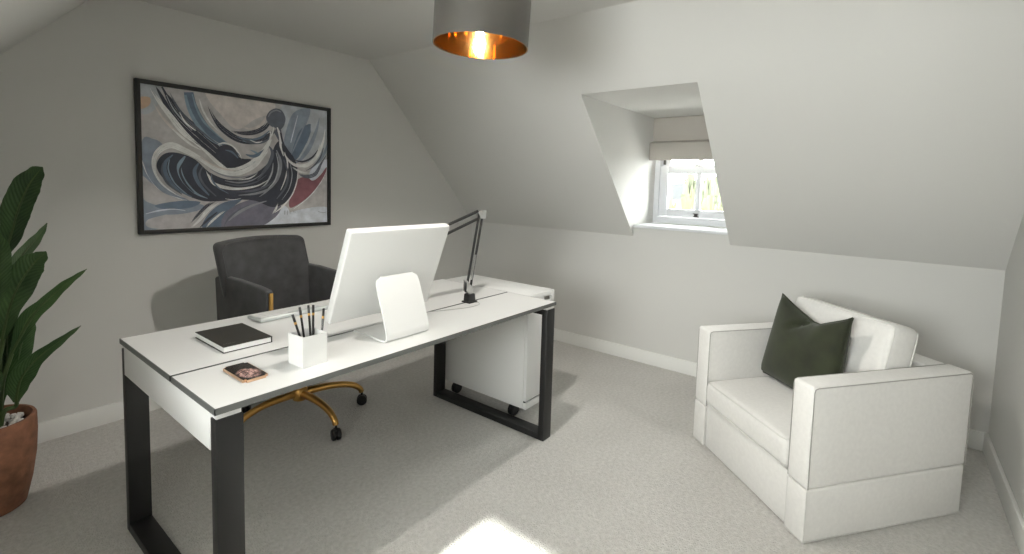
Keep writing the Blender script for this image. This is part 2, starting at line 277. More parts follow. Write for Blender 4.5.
# unseen wide dormer added in the opposite slope, shaped for sun patch and fill
WY0, WY1, WHZ, WSZ, WXW = -.02, 1.20, 1.93, KZ, -1.55
XHW = XW+(WHZ-KZ)/K; WXO = WXW-.12
struct('ceiling_west', multi(slope_slab(slw, XW, XCW, WY1+T, YN, -1), slope_slab(slw, XW, XCW, YS, WY0-T, -1), slope_slab(slw, XHW, XCW, WY0-T, WY1+T, -1)),
       M['wall'], 'sloping off white ceiling above the potted plant', 'sloping ceiling')
struct('wall_added_dormer_left', dormer_shell(XW, (XHW, WHZ), WXO, WY0-T, WY0, WHZ, WSZ, KZ, -1), M['wall'], 'white splay of the added unseen dormer, on its armchair side', 'wall')
struct('wall_added_dormer_right', dormer_shell(XW, (XHW, WHZ), WXO, WY1, WY1+T, WHZ, WSZ, KZ, -1), M['wall'], 'white splay of the added unseen dormer, on its plant side', 'wall')
struct('ceiling_added_dormer', box((WXO, WY0, WHZ), (XHW, WY1, WHZ+T)), M['wall'], 'flat white ceiling inside the added unseen dormer', 'ceiling')
struct('wall_added_dormer_front', box((WXO, WY0, KZ-.1), (XW-T, WY1, KZ)), M['wall'], 'white ledge under the added unseen dormer window', 'wall')
w2 = thing('added_window', 'wide white framed window in the unseen dormer added for its light', 'window'); w2['kind'] = 'structure'
xa, xb = WXW-.06, WXW
obj('window_frame', boxes(((xa, WY0+.001, KZ), (xb, WY0+.026, WHZ)), ((xa, WY1-.026, KZ), (xb, WY1-.001, WHZ)), ((xa, WY0+.026, KZ), (xb, WY1-.026, KZ+.03)), ((xa, WY0+.026, WHZ-.03), (xb, WY1-.026, WHZ))), M['upvc'], w2, False)
obj('window_pane', box((xa+.025, WY0+.026, KZ+.03), (xa+.03, WY1-.026, WHZ-.03)), M['glass'], w2, False)
sill = box((XE-.018, DYR+.001, SZ-.022), (XWIN, DYL-.001, SZ), .006)
struct('trim_1', sill, M['upvc'], 'white painted sill below the dormer window', 'window sill', True)

# sash window
w1 = thing('window_1', 'white sash window in the dormer, half behind a blind', 'window'); w1['kind'] = 'structure'
yl, yr = DYL-.002, DYR+.002; x0 = XWIN
obj('window_frame', boxes(((x0, yl-.040, SZ), (x0+.09, yl, HZ)), ((x0, yr, SZ), (x0+.09, yr+.040, HZ)), ((x0, yr+.04, HZ-.05), (x0+.09, yl-.04, HZ)), ((x0-.012, yr+.04, SZ+.001), (x0+.09, yl-.04, SZ+.055), .006)), M['upvc'], w1)
def sash(name, xa, xb, za, zb, rb, rt):
    ya, yb = yr+.042, yl-.042; st = .066; ym = (ya+yb)/2
    s = obj(name, boxes(((xa, ya, za), (xb, ya+st, zb), .004), ((xa, yb-st, za), (xb, yb, zb), .004), ((xa, ya+st, za), (xb, yb-st, za+rb), .004), ((xa, ya+st, zb-rt), (xb, yb-st, zb), .004), ((xa+.004, ym-.019, za+rb), (xb-.004, ym+.019, zb-rt), .004)), M['upvc'], w1)
    for k, (p, q) in enumerate(((ya+st, ym-.019), (ym+.019, yb-st))):
        obj('pane', box(((xa+xb)/2-.002, p, za+rb), ((xa+xb)/2+.002, q, zb-rt)), M['glass'], s, False)
    return s
sl = sash('lower_sash', x0+.006, x0+.04, SZ+.057, 1.515, .062, .058)
su = sash('upper_sash', x0+.044, x0+.078, 1.465, HZ-.051, .058, .055)
ym = (yl+yr)/2
obj('sash_lift', multi(box((x0-.006, ym-.022, 1.118), (x0+.006, ym+.022, 1.126), .002), box((x0-.014, ym-.012, 1.126), (x0+.006, ym+.012, 1.142), .004), box((x0-.02, ym-.02, 1.142), (x0+.002, ym+.02, 1.148), .002)), M['brown'], sl)
obj('sash_lock', multi(box((x0+.008, ym-.03, 1.515), (x0+.034, ym+.03, 1.522), .002), box((x0+.012, ym-.008, 1.522), (x0+.028, ym+.034, 1.532), .003)), M['chrome'], sl)
obj('sash_stop', multi(box((x0+.03, yl-.075, 1.53), (x0+.043, yl-.055, 1.58), .003)), M['brown'], su)

# baseboards
BB, BT = .102, .016
def skirt(name, lo, hi, label): struct(name, box(lo, hi, .003, 2), M['trim'], label, 'baseboard', True)
skirt('baseboard_north', (XW, YN-BT, .001), (XE-BT, YN, BB), 'white baseboard along the picture wall')
skirt('baseboard_east', (XE-BT, YS+BT, .001), (XE, YN, BB), 'white baseboard under the dormer')
skirt('baseboard_south', (XW, YS, .001), (XE, YS+BT, BB), 'white baseboard along the wall beside the armchair')
skirt('baseboard_west', (XW, YS+BT, .001), (XW+BT, YN-BT, BB), 'white baseboard along the wall opposite the dormer')

# ------------------------------------------------------------------ outside
struct('ground', box((5, -60, -5.7), (115, 90, -5.5)), M['bounce_ground'], 'unseen ground below the dormer window, made pale to bounce light in', 'ground')
struct('meadow', box((115, -150, -5.7), (420, 240, -5.5)), M['grass'], 'yellow green meadow seen through the dormer window', 'ground')
hb = nb()
random.seed(3)
prof = [(i/40, 0) for i in range(41)]
pts = [(-180+i*12, -5.5+9.5+2.6*sin(i*.55)+1.8*sin(i*1.37+1)) for i in range(36)]
poly = [(-180, -5.6)]+pts+[(240, -5.6)]
hm = prism(poly, 0, 330, 400)
struct('hills', hm, M['hill'], 'hazy grey blue hills on the horizon beyond the meadow', 'hills')
def blob(c, r, n, seed, amp=.22):
    rnd = random.Random(seed); bm = nb(); bmesh.ops.create_icosphere(bm, subdivisions=4, radius=1)
    ph = [(rnd.uniform(2, 5), rnd.uniform(2, 5), rnd.uniform(2, 5), rnd.uniform(0, 6)) for _ in range(n)]
    for v in bm.verts:
        d = v.co.copy(); k = 1+amp*sum(sin(a*d.x*2+p)*sin(b*d.y*2+p)*sin(e*d.z*3+p) for a, b, e, p in ph)+rnd.uniform(-.05, .05)
        v.co = Vector((c[0]+d.x*r[0]*k, c[1]+d.y*r[1]*k, c[2]+d.z*r[2]*k))
    return bm
def out_tree(name, label, cat, x, y, h, w, base, seed, m, group):
    t = thing(name, label, cat, (x, y, -5.5), 0, group)
    zc = (h+base)/2
    cb = blob((0, 0, zc), (w, w, (h-base)/2), 5, seed)
    rnd = random.Random(seed)
    for k in range(6):
        a = rnd.uniform(0, 6.28); z = rnd.uniform(base+.6, h*.8)
        merge(cb, blob((cos(a)*w*.5, sin(a)*w*.5, z), (w*.5, w*.5, w*1.4), 4, seed+k+1, .3))
    obj('crown', cb, M[m], t)
    obj('trunk', tube([(0, 0, 0), (.05, 0, base+.5)], [.16, .1], 8), M['bark'], t)
G = 'trees beyond the window'
out_tree('poplar_tree', 'slim pale poplar seen alone left of the glazing bar', 'tree', 45, 14.5, 8.0, .62, 1.0, 11, 'poplar', 'poplars')
out_tree('poplar_tree', 'slim poplar seen just right of the glazing bar', 'tree', 44, 12.75, 7.7, .52, 1.0, 12, 'poplar', 'poplars')
out_tree('poplar_tree', 'tallest poplar, middle of the three right of the glazing bar', 'tree', 49, 13.0, 8.3, .62, 1.0, 13, 'poplar', 'poplars')
out_tree('poplar_tree', 'shorter poplar closest to the right edge of the window', 'tree', 43, 10.9, 7.4, .62, 1.0, 14, 'poplar', 'poplars')
HG = 'round bushes below the poplars'
for (x, y, h, w, s, lb) in ((30, 10.9, 6.0, .62, 21, 'yellow green bush low in the left pane, furthest from the glazing bar'), (34, 11.0, 6.4, .62, 22, 'yellow green bush low in the left pane, beside the glazing bar'),
                            (28, 8.1, 6.2, .62, 23, 'yellow green bush low in the right pane, beside the glazing bar'), (26, 6.5, 6.3, .62, 24, 'yellow green bush low in the right pane, near the slope edge')):
    out_tree('bush', lb, 'bush', x, y, h, w, .4, s, 'bush', HG)

# ------------------------------------------------------------------ picture
PX0, PX1, PZ0, PZ1 = .8135, 1.9486, 1.0029, 1.8359
pic = thing('framed_painting', 'large black framed swirling blue and cream abstract painting on the gable wall', 'picture', (0, YN, 0))
fw, fd = .022, .034
obj('frame', multi(box((PX0, -fd, PZ0), (PX0+fw, -.001, PZ1), .002), box((PX1-fw, -fd, PZ0), (PX1, -.001, PZ1), .002), box((PX0+fw, -fd, PZ0), (PX1-fw, -.001, PZ0+fw), .002), box((PX0+fw, -fd, PZ1-fw), (PX1-fw, -.001, PZ1), .002)), M['black'], pic)
PAL = dict(beige=(168, 165, 166), warm=(186, 179, 177), greyl=(160, 164, 170), peach=(176, 150, 130), blue1=(124, 133, 148), blue2=(88, 102, 120), blue3=(122, 140, 156),
           cream=(220, 218, 206), pale=(190, 194, 202), red=(122, 78, 86), plum=(104, 102, 116), dark=(47, 50, 62), slate=(84, 88, 100), greym=(128, 130, 138))
pk = list(PAL); pms = []
for k in pk:
    c = srgb(*PAL[k]); c = tuple(min(.9, q*1.45+.006) for q in c); pms.append(mat('paint_'+k, c, .6, var=.16, vscale=22, stretch=(1, 1, 1), bump=.05, bscale=90))
cv = box((PX0+fw, -.018, PZ0+fw), (PX1-fw, -.002, PZ1-fw)); 
for f in cv.faces: f.material_index = pk.index('beige')
cx0, cx1, cz0, cz1 = .8305, 1.909, 1.0215, 1.8165
cx0, cx1, cz0, cz1 = PX0+fw, PX1-fw, PZ0+fw, PZ1-fw
def art_pt(u, v): return (cx0+(cx1-cx0)*min(max(u, 0), 1000)/1000, cz0+(cz1-cz0)*min(max(v, 0), 1000)/1000)
def closed_smooth(P, k=6):
    n = len(P); out = []
    P = [Vector((p[0], p[1])) for p in P]
    for i in range(n):
        p0, p1, p2, p3 = P[i-1], P[i], P[(i+1) % n], P[(i+2) % n]
        for s in range(k):
            t = s/k
            out.append(.5*((2*p1)+(p2-p0)*t+(2*p0-5*p1+4*p2-p3)*t*t+(3*p1-p0-3*p2+p3)*t**3))
    return out
rr = random.Random(5)
for i, (kind, colr, par, pts) in enumerate(ART):
    y = -.0182-.00010*i; mi = pk.index(colr)
    if kind == 0:
        P = closed_smooth(pts) if par else [Vector(p) for p in pts]
        vs = [cv.verts.new((art_pt(*p)[0], y, art_pt(*p)[1])) for p in P]
        try:
            f = cv.faces.new(vs); f.material_index = mi
            f.normal_update()
            if f.normal.y > 0: f.normal_flip()
            bmesh.ops.triangulate(cv, faces=[f])
        except ValueError: pass
    else:
        # a brush stroke: the width is in thousandths of the picture's height
        asp = (cx1-cx0)/(cz1-cz0)
        Q = catmull([(p[0]*asp, p[1], p[2]) for p in pts], 10)
        bands = [(0., 1.)] if not par else [(0, .42), (.42, .74), (.74, 1.)]
        for bi, (b0, b1) in enumerate(bands):
            m = len(Q); s0 = 0 if bi == 0 else rr.randint(0, max(1, m//7)); e0 = m if bi == 0 else m-rr.randint(0, max(1, m//5))
            prev = None
            for a in range(s0, e0):
                d = (Q[min(a+1, m-1)]-Q[max(a-1, 0)]); d = Vector((d.x, d.y)); d = d.normalized() if d.length else Vector((1, 0)); nrm = Vector((-d.y, d.x))
                tp = 1.
                if par: tp = min(1, (a-s0+1)/5, (e0-a)/6)
                w = max(Q[a].z, .2)*.5
                lo = -1+2*b0; hi = -1+2*b1; mid = (lo+hi)/2; hw = (hi-lo)/2*tp*(1-(.12 if par else 0)*rr.random())
                c2 = Vector((Q[a].x, Q[a].y))
                A = c2+nrm*w*(mid-hw); B = c2+nrm*w*(mid+hw)
                pa = art_pt(A.x/asp, A.y); pb = art_pt(B.x/asp, B.y)
                cur = (cv.verts.new((pa[0], y, pa[1])), cv.verts.new((pb[0], y, pb[1])))
                if prev:
                    f = cv.faces.new([prev[0], cur[0], cur[1], prev[1]]); f.material_index = mi; f.normal_update()
                    if f.normal.y > 0: f.normal_flip()
                prev = cur
obj('canvas', cv, pms, pic, False)

# ------------------------------------------------------------------ desk
DX0, DX1, DN, DF, DG, DZ = .488, 2.105, 1.332, 2.176, 1.655, .73
desk = thing('desk', 'long white office desk with black metal loop legs and grey edging', 'desk', ((DX0+DX1)/2, (DN+DF)/2, 0))
dc = Vector(((DX0+DX1)/2, (DN+DF)/2, 0))
def D(bm): bm.transform(Matrix.Translation(-dc)); return bm
TH = .018
for nm, ya, yb in (('front_top', DN, DG-.004), ('rear_top', DG+.004, DF)):
    t = obj('desktop', D(box((DX0+.002, ya+.002, DZ-TH), (DX1-.002, yb-.002, DZ), .0012, 1)), M['white'], desk)
    obj('edge_band', D(boxes(((DX0, ya, DZ-TH), (DX0+.0025, yb, DZ-.0003)), ((DX1-.0025, ya, DZ-TH), (DX1, yb, DZ-.0003)), ((DX0, ya, DZ-TH), (DX1, ya+.0025, DZ-.0003)), ((DX0, yb-.0025, DZ-TH), (DX1, yb, DZ-.0003)))), M['band'], t, False, label='grey edge band')
obj('cable_tray', D(box((DX0+.15, DG-.05, DZ-TH-.06), (DX1-.15, DG+.05, DZ-TH-.001), .004)), M['gap'], desk)
obj('support_rail', D(boxes(((DX0+.08, DN+.10, .668), (DX1-.08, DN+.14, DZ-TH-.001)), ((DX0+.08, DF-.14, .668), (DX1-.08, DF-.10, DZ-TH-.001)))), M['plastic'], desk, False)
LW, LT = .070, .034
for x, nm in ((DX0+.004, 'l'), (DX1-.001-LW, 'r')):
    f = obj('leg_frame', D(multi(box((x, DN+.006, 0), (x+LW, DN+.006+LT, .695), .0025), box((x, DF-.006-LT, 0), (x+LW, DF-.006, .695), .0025), box((x, DN+.006+LT, 0), (x+LW, DF-.006-LT, .034), .0025), box((x+.02, DN+.006+LT, .66), (x+LW, DF-.006-LT, .695), .0025))), M['black'], desk)
    for sy_ in ((DN+.012, DN+.05), (DF-.05, DF-.012)): obj('light_gap_block', D(box((x+.004, sy_[0], .695), (x+LW-.004, sy_[1], DZ-TH))), M['plastic'], f, False)  # white blocks added to draw the light line of the gap above the legs
obj('end_panel', D(box((DX0+.0025, DN+.007+LT, .604), (DX0+.020, DF-.007-LT, DZ-TH-.001), .001)), M['white'], desk)

# ------------------------------------------------------------------ pedestal
ped = thing('mobile_pedestal', 'tall white office pedestal on castors beyond the desk end frame', 'pedestal', (2.236, 1.835, 0))
px, py = .127, .325
obj('body', box((-px, -py+.022, .088), (px, py, .7285), .003), M['plastic'], ped)
fr = multi(box((-px, -py, .134), (px, -py+.020, .660), .003), box((-px, -py, .664), (.022, -py+.020, .7285), .003), box((.098, -py, .664), (px, -py+.020, .7285), .003), box((.022, -py, .700), (.098, -py+.020, .7285), .002), box((.022, -py, .664), (.098, -py+.020, .678), .002))
obj('front', fr, M['plastic'], ped)
obj('plinth', box((-px, -py, .088), (px, -py+.020, .124), .003), M['plastic'], ped)
obj('handle_recess', box((.022, -py+.0155, .678), (.098, -py+.0215, .700)), M['seam'], ped, False)
obj('drawer_gap', box((-px+.004, -py+.012, .124), (px-.004, -py+.0205, .134)), M['gap'], ped, False)
def castor_bm(r, w):
    bm = multi(lathe([(0, -w), (r*.8, -w), (r, -w*.75), (r, -w*.2), (r*.55, -w*.12), (r*.55, w*.12), (r, w*.2), (r, w*.75), (r*.8, w), (0, w)], 24, (0, 0, r), 'X'),
               box((-w*.5, -r*.55, r*1.2), (w*.5, r*.75, r*2.02), r*.2), lathe([(0, r*1.9), (r*.22, r*1.9), (r*.22, r*2.6), (0, r*2.6)], 12))
    return bm
cm = None
for sx, sy in ((-1, -1), (1, -1), (-1, 1), (1, 1)):
    b = castor_bm(.0335, .021)
    b.transform(Matrix.Translation((sx*(px-.060), -.195 if sy < 0 else .262, 0)) @ Matrix.Rotation(rad(90), 4, 'Z'))
    obj('castor', b, M['castor'], ped)

# ------------------------------------------------------------------ computer
comp = thing('computer_monitor', 'white all-in-one computer seen from behind on the desk', 'computer', (1.21, 1.53, DZ))
def CB(bm): bm.transform(Matrix.Translation((-1.21, -1.53, -DZ))); return bm
tb = box((0, 0, 0), (.487, .035, .386), .006, 3)
# lean: the top leans towards the camera side; local y 0 = back face
tl = math.atan2(.137, .348)
tb.transform(Matrix.Translation((.988, 1.624, .786)) @ Matrix.Rotation(tl, 4, 'X'))
obj('casing', CB(tb), M['plastic'], comp)
sb = box((.012, .0352, .06), (.475, .0362, .374)); sb.transform(Matrix.Translation((.988, 1.624, .786)) @ Matrix.Rotation(tl, 4, 'X'))
obj('screen', CB(sb), M['screen'], comp, False)
def bent_plate(x0, x1, sk):
    # side profile (y, z): foot runs under the screen, turns up at the camera side and leans to the casing
    ctr = [(1.640, .7335), (1.52, .7335), (1.452, .7335), (1.438, .7365), (1.434, .749), (1.4395, .772), (1.474, .855), (1.520, .957)]
    prof = catmull([(a, b, 0) for a, b in ctr], 12); bm = nb(); rows = []
    n = len(prof)
    for i, p in enumerate(prof):
        d = prof[min(i+1, n-1)]-prof[max(i-1, 0)]; d = Vector((d.x, d.y)).normalized(); nr = Vector((-d.y, d.x))*.003
        h = max(0, (p.y-.7335))/.242*sk
        g = max(0, 1-(n-1-i)/5)*.022; e = .022-sqrt(max(0, .022**2-g*g)) if i > n-7 else 0.
        rows.append([bm.verts.new((x, p.x+s*nr.x, p.y+s*nr.y)) for s, x in ((1, x0+h+e), (1, x1+h-e), (-1, x1+h-e), (-1, x0+h+e))])
    for a, b in zip(rows, rows[1:]):
        for j in range(4): bm.faces.new([a[j], a[(j+1) % 4], b[(j+1) % 4], b[j]])
    bm.faces.new(rows[0][::-1]); bm.faces.new(rows[-1]); bmesh.ops.recalc_face_normals(bm, faces=bm.faces[:])
    return bm
st = obj('stand', CB(bent_plate(1.104, 1.312, .010)), M['plastic'], comp, True, 30)
obj('hinge', CB(cyl((1.15, 1.538, .950), (1.31, 1.538, .950), .009, 12)), M['plastic'], comp)

# ------------------------------------------------------------------ keyboard
kb = thing('keyboard', 'slim pale keyboard near the far edge of the desk', 'keyboard', (1.125, 2.068, DZ), rad(1.5))
b = box((-.215, -.060, .001), (.215, .060, .020), .006, 3)
deform(b, lambda x, y, z: (x, y, z if z < .006 else z-.006*(.5-(-y)/.116)))
obj('base', b, M['alu'], kb)
ks = nb()
for r in range(5):
    n = 14; xs = -.207; 
    for c in range(n):
        if r == 4 and 4 <= c <= 8:
            if c == 4: merge(ks, box((-.207+4*.0296, -.05+(4-r)*.0208, .0165), (-.207+9*.0296-.003, -.05+(4-r)*.0208+.0176, .0178), .0015))
            continue
        y0 = -.05+(4-r)*.0208
        dz = -.006*(.5-(-(y0+.009))/.116)
        merge(ks, box((-.207+c*.0296, y0, (.0165+dz)), (-.207+c*.0296+.0262, y0+.0176, .0215+dz), .0015))
obj('keys', ks, M['plastic'], kb)

# ------------------------------------------------------------------ notebook, phone, pencil pot
nbk = thing('notebook', 'closed black hardback notebook lying on the desk', 'notebook', (.751, 1.866, DZ))
w, h = .0825, .124
obj('cover', multi(box((-w, -h, .0005), (w, h, .003), .0008, 1), box((-w, -h, .0205), (w, h, .023), .0008, 1), box((w-.003, -h, .0005), (w, h, .023), .0008, 1)), M['cover'], nbk)
obj('pages', box((-w+.003, -h+.003, .003), (w-.0035, h-.003, .0205)), M['paper'], nbk, False)
lt = nb(); xx = -.070
for i, wd in enumerate((.004, .003, .0032, .0035, .002, .0035, .003, .0032, .0034)):
    merge(lt, box((xx, -.098, .02302), (xx+.0009, -.0925, .0231))); merge(lt, box((xx, -.098 if i % 2 else -.0936, .02302), (xx+wd*.8, -.0972 if i % 2 else -.0928, .0231))); xx += wd+.0012
obj('lettering', lt, M['silver'], nbk, False, label='small faint silver lettering')

ph = thing('smartphone', 'gold edged smartphone lying face up near the front edge of the desk', 'phone', (.642, 1.516, DZ))
pb = box((-.0365, -.0765, .0005), (.0365, .0765, .0085), .0, 2)
ve = [e for e in pb.edges if abs(e.verts[0].co.z-e.verts[1].co.z) > .005]
bmesh.ops.bevel(pb, geom=ve, offset=.009, segments=4, affect='EDGES')
obj('case', pb, mat('rose_gold_edge', (.72, .48, .32), .3, metal=.9), ph)
def wallpaper():
    m, nt, b = new_mat('phone_wallpaper'); b.inputs['Roughness'].default_value = .12
    tc = nt.nodes.new('ShaderNodeTexCoord'); mp = nt.nodes.new('ShaderNodeMapping'); nt.links.new(tc.outputs['Object'], mp.inputs['Vector'])
    mp.inputs['Location'].default_value = (0, .45, 0); mp.inputs['Scale'].default_value = (26, 18, 1)
    g = nt.nodes.new('ShaderNodeTexGradient'); g.gradient_type = 'SPHERICAL'; nt.links.new(mp.outputs[0], g.inputs[0])
    n = nt.nodes.new('ShaderNodeTexNoise'); n.inputs['Scale'].default_value = 95; n.inputs['Detail'].default_value = 3; n.inputs['Distortion'].default_value = 1.5; nt.links.new(tc.outputs['Object'], n.inputs['Vector'])
    r = nt.nodes.new('ShaderNodeValToRGB'); r.color_ramp.elements[0].position = .42; r.color_ramp.elements[0].color = (.07, .035, .03, 1); r.color_ramp.elements[1].position = .62; r.color_ramp.elements[1].color = (.62, .40, .36, 1)
    nt.links.new(n.outputs['Fac'], r.inputs['Fac'])
    r2 = nt.nodes.new('ShaderNodeValToRGB'); r2.color_ramp.elements[0].position = .12; r2.color_ramp.elements[1].position = .4; nt.links.new(g.outputs['Fac'], r2.inputs['Fac'])
    mx = nt.nodes.new('ShaderNodeMix'); mx.data_type = 'RGBA'; mx.inputs[6].default_value = (.022, .018, .015, 1)
    nt.links.new(r2.outputs['Color'], mx.inputs[0]); nt.links.new(r.outputs['Color'], mx.inputs[7]); nt.links.new(mx.outputs[2], b.inputs['Base Color'])
    return m
ps = box((-.0345, -.0745, .0084), (.0345, .0745, .0090))
ve = [e for e in ps.edges if abs(e.verts[0].co.z-e.verts[1].co.z) > .0004]
bmesh.ops.bevel(ps, geom=ve, offset=.008, segments=4, affect='EDGES')
obj('screen', ps, wallpaper(), ph)

pot = thing('pencil_pot', 'square white pencil pot on the desk in front of the computer', 'pencil pot', (.8165, 1.466, DZ), rad(2))
c = .0425; t_ = .004; hh = .1
pb = multi(box((-c, -c, .0005), (c, c, .006)), box((-c, -c, .006), (-c+t_, c, hh)), box((c-t_, -c, .006), (c, c, hh)), box((-c+t_, -c, .006), (c-t_, -c+t_, hh)), box((-c+t_, c-t_, .006), (c-t_, c, hh)))
obj('holder', pb, M['plastic'], pot, False)
def pencil(base, top, label):
    base = Vector(base); top = Vector(top); L = (top-base).length
    t = thing('pencil', label, 'pencil', base, 0, 'black pencils in the white pot')
    q = (top-base).to_track_quat('Z', 'Y'); t.rotation_euler = q.to_euler()
    obj('shaft', lathe([(0, 0), (.0012, .004), (.0038, .022), (.0038, L-.034), (0, L-.034)], 6), M['pencil'], t, False)
    obj('ferrule', lathe([(.0041, L-.034), (.0041, L-.026), (.0038, L-.026), (.0038, L-.034)], 14), M['gold'], t)
    obj('end_cap', lathe([(0, L-.026), (.0041, L-.026), (.0041, L-.001), (.0034, L), (0, L)], 14), M['pencil'], t)
pz = DZ+.0075
pencil((.812, 1.456, pz), (.776, 1.487, .893), 'leftmost pencil, leaning away from the rest in the white pot')
pencil((.822, 1.482, pz), (.801, 1.488, .912), 'second pencil from the left in the white pot')
pencil((.824, 1.452, pz), (.830, 1.487, .914), 'upright tallest pencil in the middle of the white pot')
pencil((.840, 1.478, pz), (.853, 1.497, .909), 'upright pencil close to the right of the tallest one')
pencil((.846, 1.447, pz), (.885, 1.487, .893), 'rightmost pencil, leaning towards the computer')

# ------------------------------------------------------------------ desk lamp
dl = thing('desk_lamp', 'black and chrome sprung arm desk lamp standing behind the computer', 'desk lamp', (1.780, 1.645, DZ))
def LO(*p): return (p[0]-1.780, p[1]-1.645, p[2]-DZ)
obj('clamp_base', multi(box(LO(1.752, 1.618, .7302), LO(1.812, 1.675, .738), .003), prism([(-.024, .008), (.024, .008), (.02, .045), (-.02, .045)], 1, -.02, .02, .003)), M['black'], dl)
J0 = Vector((1.772, 1.650, .80)); J1 = Vector((1.866, 1.656, 1.178)); J2 = Vector((1.478, 1.72, 1.030))
obj('pivot_bracket', multi(prism([(-.030, .062), (-.004, .042), (.014, .045), (.016, .068), (.004, .082), (-.030, .118)], 1, -.010, -.007, .0), prism([(-.030, .062), (-.004, .042), (.014, .045), (.016, .068), (.004, .082), (-.030, .118)], 1, .013, .016), cyl(LO(1.782, 1.645, .772), LO(1.782, 1.645, .792), .008)), M['steel'], dl)
def rods(a, b, off, r=.0062):
    a = Vector(LO(*a)); b = Vector(LO(*b)); return multi(cyl(a+off, b+off, r, 8), cyl(a-off, b-off, r, 8))
obj('lower_arm', rods(J0+Vector((0, 0, -.015)), J1, Vector((.014, 0, 0))), M['black'], dl)
def coil(a, b, r, turns, wr):
    a = Vector(LO(*a)); b = Vector(LO(*b)); d = (b-a); u = d.orthogonal().normalized(); v = d.normalized().cross(u); n = turns*8
    return tube([a+d*i/n+(u*cos(2*pi*i/8)+v*sin(2*pi*i/8))*r for i in range(n+1)], wr, 5, False)
obj('spring', coil(J0.lerp(J1, .12)+Vector((0, -.012, 0)), J0.lerp(J1, .45)+Vector((0, -.012, 0)), .0045, 26, .0013), M['steel'], dl)
tri = [(-.026, .455), (-.012, .425), (.022, .428), (.036, .468), (.010, .452), (-.020, .470)]
tri = [(J1.x-1.780+a, J1.z-DZ+b) for a, b in ((-.036, .004), (-.014, -.026), (.018, -.026), (.024, .010), (.010, .016), (-.006, .008), (-.030, .012))]
obj('elbow_bracket', multi(prism(tri, 1, -.004, -.001), prism(tri, 1, .018, .021), cyl(LO(J1.x, 1.638, J1.z), LO(J1.x, 1.672, J1.z), .011, 14), cyl(LO(J1.x+.018, 1.640, J1.z+.012), LO(J1.x+.018, 1.668, J1.z+.012), .006, 10)), M['steel'], dl)
ua = J1+Vector((-.026, 0, .012)); ub = J1+Vector((-.022, 0, -.026))
off = Vector((0, 0, 0))
obj('upper_arm', multi(cyl(LO(*ua), LO(*(J2+Vector((.01, 0, .034)))), .0075, 8), cyl(LO(*ub), LO(*(J2+Vector((.01, 0, -.010)))), .0075, 8)), M['black'], dl)
obj('spring', coil(ua.lerp(J2, .06)+Vector((0, 0, -.014)), ua.lerp(J2, .36)+Vector((0, 0, -.002)), .0045, 24, .0013), M['steel'], dl)
obj('lamp_head', multi(lathe([(.018, .06), (.022, .02), (.03, .0), (.068, -.075), (.070, -.075), (.034, .003), (.026, .022), (.022, .064), (.018, .06)], 24, LO(J2.x-.03, J2.y+.01, J2.z-.055)), box(LO(J2.x-.045, J2.y-.01, J2.z-.012), LO(J2.x+.012, J2.y+.02, J2.z+.042), .004)), M['black'], dl)
cp = [(1.79, 1.622, .7315), (1.80, 1.60, .7315), (1.775, 1.575, .7315), (1.70, 1.573, .7315), (1.62, 1.60, .7315), (1.55, 1.63, .7315), (1.50, 1.652, .7315)]
obj('power_cord', tube([LO(*p) for p in cp], .0014, 6), M['steel'], dl)
# ------------------------------------------------------------------ office chair
ch = thing('office_chair', 'charcoal suede office chair with gold trim and gold star base behind the desk', 'office chair', (1.365, 2.50, 0), rad(11.5))
bm = box((-.275, .25, .46), (.265, .318, 1.0), .032, 4, [(0, 10), (2, 8)])
def backdef(x, y, z):
    q = (x+.005)/.27; h = (z-.46)/.54
    return (x*(1.04-.03*h)-.075*(h-.5), y-.055*q*q+.05*h, z-.014*q*q*h*h)
obj('backrest', deform(bm, backdef), M['velvet'], ch, True, 60)
# welt around the back cushion face
wp = []
for i in range(41):
    a = i/40
    if a < .3: p = (-.256, .50+(.985-.50)*a/.3)
    elif a < .7: p = (-.256+.502*(a-.3)/.4, .985)
    else: p = (.246, .985-(.485)*(a-.7)/.3)
    x, z = p; k = max(0, abs(x+.005)-.215)/.036
    if z > .95: z = .985-.03*k*k if abs(x+.005) > .215 else z
    wp.append(backdef(x, .2515, z))
obj('welt', tube(wp, .003, 6, False), M['velvet'], ch)
bm = box((-.228, -.24, .405), (.228, .25, .49), .03, 4, [(0, 6), (1, 6)])
obj('seat', deform(bm, lambda x, y, z: (x, y, z+(.012*cos(x*5)*cos(y*5) if z > .45 else 0))), M['velvet'], ch, True, 60)
for s in (-1, 1):
    pr = [(.315, .42), (.335, .80), (.30, .812), (.16, .806), (.0, .788), (-.072, .774), (-.076, .44), (-.03, .40)]
    lo, hi = (.238, .278) if s > 0 else (-.278, -.238)
    a = obj('armrest', prism(pr, 0, lo, hi, .010, 3), M['velvet'], ch, True, 50)
    m_ = (lo+hi)/2
    obj('trim', box((m_-.009, -.0825, .455), (m_+.013, -.0745, .762), .003), M['gold'], a, label='gold strip on the armrest front')
obj('tilt_mechanism', multi(box((-.11, -.12, .365), (.11, .13, .404), .01), tube([(.10, .02, .38), (.20, .02, .375), (.25, .02, .37)], .006, 8)), M['black'], ch)
bx, by = -.020, .004
obj('gas_column', multi(lathe([(0, .12), (.032, .12), (.032, .24), (.016, .24), (.016, .37), (0, .37)], 24, (bx, by, 0))), M['gold'], ch)
obj('base_hub', lathe([(0, .115), (.036, .115), (.044, .130), (.044, .165), (.034, .182), (0, .182)], 24, (bx, by, 0)), M['gold'], ch)
